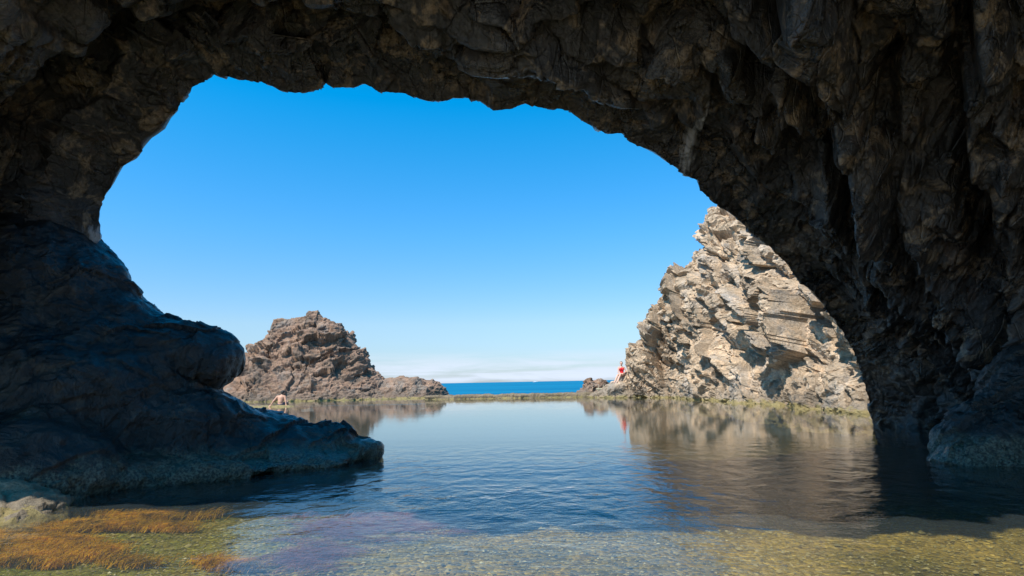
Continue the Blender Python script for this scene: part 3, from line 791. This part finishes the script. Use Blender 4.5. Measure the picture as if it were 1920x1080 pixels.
peb = g.n('TexVoronoi', feature='F1', ins={'Vector': P, 'Scale': 38.0}); pebc = g.n('SeparateColor', ins={'Color': peb.outputs['Color']}).outputs[0]
n1 = g.noise(P, 1.1, 6, .65); n2 = g.noise(P, 6, 7, .7)
col = g.ramp(n1, [(.35, (.10, .085, .022)), (.5, (.22, .165, .045)), (.68, (.33, .24, .08))])
sx = g.n('SeparateXYZ', ins={'Vector': g.n('NewGeometry').outputs['Position']}).outputs['X']
gl = g.ramp(g.math('ADD', g.math('MULTIPLY', sx, .18), g.math('ADD', .55, g.math('MULTIPLY', n1, .4))), [(.15, 1.0), (.70, 0.0)])
col = g.mix(g.math('MULTIPLY', gl, .75), col, (.15, .165, .028))
col = g.mix(g.ramp(n2, [(.5, 0.), (.7, .7)]), col, (.15, .10, .035))
col = g.mix(1.0, col, g.ramp(pebc, [(0., .45), (.6, 1.0), (.95, 1.35), (.985, 1.9)]), 'MULTIPLY')
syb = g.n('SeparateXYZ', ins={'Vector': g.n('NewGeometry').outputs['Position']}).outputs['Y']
depth_dark = g.ramp(g.math('MULTIPLY', g.math('ADD', syb, g.math('MULTIPLY', n1, 2.0)), .05), [(.29, 0.), (.42, 1.)])  # bed colour darkens with distance, painting in the light lost in deep water
col = g.mix(depth_dark, col, (.055, .048, .022))
bounce_bank = g.ramp(g.math('ADD', g.z(), .5), [(.5, 0.), (.6, 1.)])
col = g.mix(bounce_bank, col, g.mix(1.0, (.40, .34, .26), g.ramp(pebc, [(0., .6), (1., 1.3)]), 'MULTIPLY'))  # pale pebbles above water, added out of view as a sun reflector
bm = g.n('Bump', ins={'Strength': .8, 'Distance': .03, 'Height': g.math('ADD', g.math('MULTIPLY', n2, .8), g.math('MULTIPLY', peb.outputs['Distance'], -.6))}).outputs[0]
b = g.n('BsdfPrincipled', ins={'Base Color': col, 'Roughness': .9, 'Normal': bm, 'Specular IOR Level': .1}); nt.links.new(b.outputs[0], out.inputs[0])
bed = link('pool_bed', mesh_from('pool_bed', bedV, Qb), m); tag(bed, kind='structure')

def bedz(x, y):
    i = np.clip(np.searchsorted(gx, x), 1, nx_ - 1); j = np.clip(np.searchsorted(gy, y), 1, ny_ - 1)
    return z.reshape(nx_, ny_)[i, j]

# pebbles on the near bed (nobody could count them)
n = 22000
py_ = 1.5 + 3.6 * rng.random(n); px_ = (rng.random(n) * 2 - 1) * (py_ * .98 + .3)
pr = 0.005 + 0.011 * rng.random(n) ** 4 + .022 * (rng.random(n) > .985) * rng.random(n); pz = bedz(px_, py_) + pr * .3
octv = np.array([[1, 0, 0], [0, 1, 0], [-1, 0, 0], [0, -1, 0], [.1, .1, .6], [0, 0, -.6]], float)
octf = np.array([[0, 1, 4], [1, 2, 4], [2, 3, 4], [3, 0, 4]])
an = rng.random(n) * 6.28; st = .6 + .8 * rng.random((n, 1))
vv_ = octv[None] * (0.8 + .4 * rng.random((n, 6, 1)))
vx = vv_[..., 0] * np.cos(an)[:, None] - vv_[..., 1] * np.sin(an)[:, None] * st; vy_ = vv_[..., 0] * np.sin(an)[:, None] + vv_[..., 1] * np.cos(an)[:, None] * st
PV = np.stack([vx * pr[:, None] + px_[:, None], vy_ * pr[:, None] + py_[:, None], vv_[..., 2] * pr[:, None] + pz[:, None]], -1).reshape(-1, 3)
PF = (octf[None] + 6 * np.arange(n)[:, None, None]).reshape(-1, 3)
m, nt, out = newmat('pebble'); g = NT(nt)
ri = g.n('NewGeometry').outputs['Random Per Island']
col = g.ramp(ri, [(0., (.06, .055, .03)), (.4, (.20, .17, .07)), (.8, (.30, .25, .13)), (.985, (.34, .29, .16)), (.995, (.55, .52, .42))])
b = g.n('BsdfPrincipled', ins={'Base Color': col, 'Roughness': .8}); nt.links.new(b.outputs[0], out.inputs[0])
o = link('pebbles', mesh_from('pebbles', PV, PF, True), m)
tag(o, 'olive and golden shingle scattered over the sunlit pool bed', 'pebbles', kind='stuff')

# seaweed: tufts of thin orange-brown ribbons just under the surface
tuft = []
areas = [(60, 1012, 110, 26, 46), (170, 988, 60, 12, 22), (262, 968, 80, 9, 30), (40, 1048, 70, 12, 20), (305, 990, 40, 7, 12), (395, 950, 45, 4, 14), (150, 1035, 50, 8, 12),
         (90, 962, 70, 6, 14), (230, 1058, 30, 6, 5), (410, 1062, 34, 12, 9), (20, 985, 40, 8, 8), (330, 957, 40, 5, 9)]
bedmound = [(700, 985, 160, 24, 100), (840, 972, 90, 12, 50), (560, 1040, 80, 20, 50), (620, 1000, 60, 14, 40)]
def ribbons(areas, zt, seg=5, per=34, L0=.13):
    Vs = []; Qs = []; base = 0
    for (cx, cy, sx_, sy_, k) in areas:
        for _ in range(k):
            c = onz(cx + random.gauss(0, sx_ * .55), cy + random.gauss(0, sy_ * .55), -.08)
            zb = min(float(bedz(c[0], c[1])) + .01, -.05)
            if c[1] > 5.3: continue
            m_ = per
            a0 = rng.random(m_) * 6.28; Ln = L0 * (.5 + rng.random(m_)); dx = np.cos(a0) * .6 + .9; dy = np.sin(a0) * .28
            ox = c[0] + rng.normal(0, .075, m_); oy = c[1] + rng.normal(0, .022, m_)
            w = .0022 + .0028 * rng.random(m_)
            t = np.linspace(0, 1, seg)
            H = (zt - zb) * (.6 + .4 * rng.random(m_))
            wob = rng.random(m_) * 6.28
            X_ = ox[:, None] + dx[:, None] * Ln[:, None] * t + .012 * np.sin(t * 5 + wob[:, None]); Y_ = oy[:, None] + dy[:, None] * Ln[:, None] * t + .012 * np.cos(t * 6 + wob[:, None])
            Z_ = zb + H[:, None] * np.sin(np.minimum(t * 1.9, 1.57)) - .02 * t ** 2
            Z_ = np.minimum(Z_, -.012)
            nxv = -dy / np.hypot(dx, dy + 1e-6); nyv = dx / np.hypot(dx, dy + 1e-6)
            ww = w[:, None] * (1 - .6 * t)
            A_ = np.stack([X_ + nxv[:, None] * ww, Y_ + nyv[:, None] * ww, Z_], -1); B_ = np.stack([X_ - nxv[:, None] * ww, Y_ - nyv[:, None] * ww, Z_ + .002], -1)
            v = np.stack([A_, B_], 2).reshape(-1, 3)
            f = np.array([[2 * i, 2 * i + 1, 2 * i + 3, 2 * i + 2] for i in range(seg - 1)])
            q = (f[None] + (2 * seg * np.arange(m_))[:, None, None]).reshape(-1, 4) + base
            Vs.append(v); Qs.append(q); base += len(v)
    return np.concatenate(Vs), np.concatenate(Qs)
def weed_mat(name, c0, c1, c2):
    m, nt, out = newmat(name); g = NT(nt)
    ri = g.n('NewGeometry').outputs['Random Per Island']
    n0 = g.noise(g.coords((1, 2.5, 1)), 3.5, 4, .65)
    col = g.ramp(g.math('ADD', g.math('MULTIPLY', ri, .3), g.math('MULTIPLY', n0, .9)), [(.45, c0), (.60, c1), (.80, c2)])
    a = g.n('BsdfDiffuse', ins={'Color': col}); t = g.n('BsdfTranslucent', ins={'Color': col})
    mx = g.n('MixShader', ins={0: .5, 1: a.outputs[0], 2: t.outputs[0]}); nt.links.new(mx.outputs[0], out.inputs[0])
    return m
V, Q = ribbons(areas, -.014, per=70, L0=.075)
o = link('seaweed', mesh_from('seaweed', V, Q), weed_mat('orange_weed', (.13, .10, .015), (.68, .38, .02), (.95, .64, .06)))
tag(o, 'orange-brown feathery seaweed floating in the green shallows at bottom left', 'seaweed', kind='stuff')
V, Q = ribbons(bedmound, -.05, per=26, L0=.10)
o = link('red_seaweed', mesh_from('red_seaweed', V, Q), weed_mat('pink_weed', (.24, .09, .11), (.48, .21, .25), (.60, .36, .36)))
tag(o, 'pinkish red algae covering the submerged mound in the middle foreground', 'seaweed', kind='stuff')

# ------------------------------------------------------------------ water
m, nt, out = newmat('pool_water'); g = NT(nt)
P = g.coords()
w1 = g.noise(g.coords((1.0, 2.6, 1), (0, 0, 8)), 5.5, 3, .55, .3)
w2 = g.noise(g.coords((1.0, 2.2, 1), (0, 0, -14)), 15, 3, .55)
w3 = g.noise(g.coords((.35, 1.4, 1), (0, 0, 3)), 1.6, 3, .5)
sy = g.n('SeparateXYZ', ins={'Vector': P}).outputs['Y']
far = g.ramp(g.math('MULTIPLY', sy, .05), [(.22, 1.0), (.5, .13)])
patch = g.ramp(g.noise(g.coords((.5, 1, 1)), .35, 3, .5), [(.35, .55), (.65, 1.0)])
hs = g.math('ADD', g.math('MULTIPLY', w1, .30), g.math('ADD', g.math('MULTIPLY', w2, .14), g.math('MULTIPLY', w3, .5)))
w4 = g.noise(g.coords((1.35, 1.1, 1), (0, 0, -12)), 2.9, 3, .5, .3)
chop = g.ramp(g.math('MULTIPLY', sy, .05), [(.16, .25), (.27, 1.0), (.44, 1.0), (.52, .12)])
hs = g.math('ADD', hs, g.math('MULTIPLY', w4, g.math('MULTIPLY', chop, 2.3)))
hs = g.math('MULTIPLY', hs, g.math('MULTIPLY', far, patch))
bm = g.n('Bump', ins={'Strength': 1.0, 'Distance': .017, 'Height': hs}).outputs[0]
fr = g.n('Fresnel', ins={'IOR': 1.33, 'Normal': bm}).outputs[0]
tr = g.n('BsdfTransparent', ins={'Color': (.88, .88, .72, 1)})
gl = g.n('BsdfGlossy', ins={'Color': (1, 1, 1, 1), 'Roughness': .012, 'Normal': bm})
df = g.n('BsdfDiffuse', ins={'Color': (.30, .37, .38, 1)})
mx0 = g.n('MixShader', ins={0: .07, 1: tr.outputs[0], 2: df.outputs[0]})
mx = g.n('MixShader', ins={0: fr, 1: mx0.outputs[0], 2: gl.outputs[0]}); nt.links.new(mx.outputs[0], out.inputs[0])
edge = lambda x: float(A[1] + (Bp[1] - A[1]) * (x - A[0]) / (Bp[0] - A[0]))      # the pool ends under the wall
v = np.array([[-34, -7.5, 0], [34, -7.5, 0], [34, edge(34), 0], [-34, edge(-34), 0]], float)
o = link('pool_water', mesh_from('pool_water', v, np.array([[0, 1, 2, 3]])), m); tag(o, kind='structure')

m, nt, out = newmat('sea_water'); g = NT(nt)
w1 = g.noise(g.coords((.3, 1, 1)), .6, 5, .6); w2 = g.noise(g.coords((.02, .12, 1)), 1, 4, .6)
col = g.ramp(w2, [(.35, (.0, .10, .19)), (.65, (.004, .17, .28))])
bm = g.n('Bump', ins={'Strength': 1.0, 'Distance': .5, 'Height': w1}).outputs[0]
df = g.n('BsdfDiffuse', ins={'Color': col}); gl = g.n('BsdfGlossy', ins={'Color': (.5, .8, 1, 1), 'Roughness': .3, 'Normal': bm})
mx = g.n('MixShader', ins={0: .12, 1: df.outputs[0], 2: gl.outputs[0]}); nt.links.new(mx.outputs[0], out.inputs[0])
v = np.array([[-34, edge(-34), -.32], [34, edge(34), -.32], [9000, 60, -.32], [9000, 14000, -.32], [-9000, 14000, -.32], [-9000, 60, -.32]], float)
o = link('sea', mesh_from('sea', v, np.array([[0, 1, 2, 5], [5, 2, 3, 4]])), m); tag(o, kind='structure')

# ------------------------------------------------------------------ camera, sun, sky
cd_ = bpy.data.cameras.new('camera'); cd_.sensor_width = 36; cd_.lens = FPX / 1920 * 36; cd_.clip_start = .05; cd_.clip_end = 30000
cam = bpy.data.objects.new('camera', cd_); COL.objects.link(cam)
cam.matrix_world = Matrix([[R_[0], U_[0], -F_[0], CAM[0]], [R_[1], U_[1], -F_[1], CAM[1]], [R_[2], U_[2], -F_[2], CAM[2]], [0, 0, 0, 1]])
scene.camera = cam

ELEV = math.radians(58); AZ = math.radians(-138)       # where the sun stands: azimuth from +Y, clockwise; behind and a little to the left
sd = Vector((math.cos(ELEV) * math.sin(AZ), math.cos(ELEV) * math.cos(AZ), math.sin(ELEV)))
sl_ = bpy.data.lights.new('sun', 'SUN'); sl_.energy = 5.0; sl_.angle = math.radians(.5); sl_.color = (1, .95, .87)
so = bpy.data.objects.new('sun', sl_); COL.objects.link(so); so.rotation_euler = sd.to_track_quat('Z', 'Y').to_euler()
w = bpy.data.worlds.new('World'); scene.world = w; w.use_nodes = True; nt = w.node_tree; nt.nodes.clear(); g = NT(nt)
outw = nt.nodes.new('ShaderNodeOutputWorld')
sky = g.n('TexSky', sky_type='NISHITA', sun_disc=False, sun_elevation=ELEV, sun_rotation=AZ, altitude=0, air_density=1.0, dust_density=.3, ozone_density=2.5)
hsv = g.n('HueSaturation', ins={'Saturation': 1.0, 'Value': 1.0, 'Color': sky.outputs[0]})
tc = g.n('TexCoord').outputs['Generated']
sp = g.n('SeparateXYZ', ins={'Vector': tc})
cl = g.noise(g.n('Mapping', ins={'Vector': tc, 'Scale': (2.2, 2.2, 26)}).outputs[0], 2.4, 7, .6, .4)
band = g.ramp(sp.outputs['Z'], [(.0, .6), (.006, 1.0), (.030, .75), (.055, 0.0)])
cf = g.math('MULTIPLY', g.ramp(cl, [(.36, 0.), (.56, 1.)]), band, True)
tint = g.ramp(sp.outputs['Z'], [(.0, (.33, .40, .58)), (.10, (.46, .55, .62)), (.25, (.25, .65, .86)), (.46, (.0, .72, 1.0))])
skyc = g.n('VectorMath', operation='MULTIPLY', ins={0: hsv.outputs[0], 1: tint}).outputs[0]
skyc = g.n('VectorMath', operation='SCALE', ins={0: skyc, 'Scale': 1.68}).outputs[0]
colw = g.mix(cf, skyc, (5.2, 5.9, 7.0))
bg = g.n('Background', ins={'Color': colw, 'Strength': .11}); nt.links.new(bg.outputs[0], outw.inputs[0])

scene.view_settings.view_transform = 'Standard'; scene.view_settings.look = 'None'
scene.view_settings.exposure = 0.45; scene.view_settings.gamma = 1.0
scene.render.engine = 'CYCLES'
scene.cycles.max_bounces = 10; scene.cycles.diffuse_bounces = 5; scene.cycles.transparent_max_bounces = 12
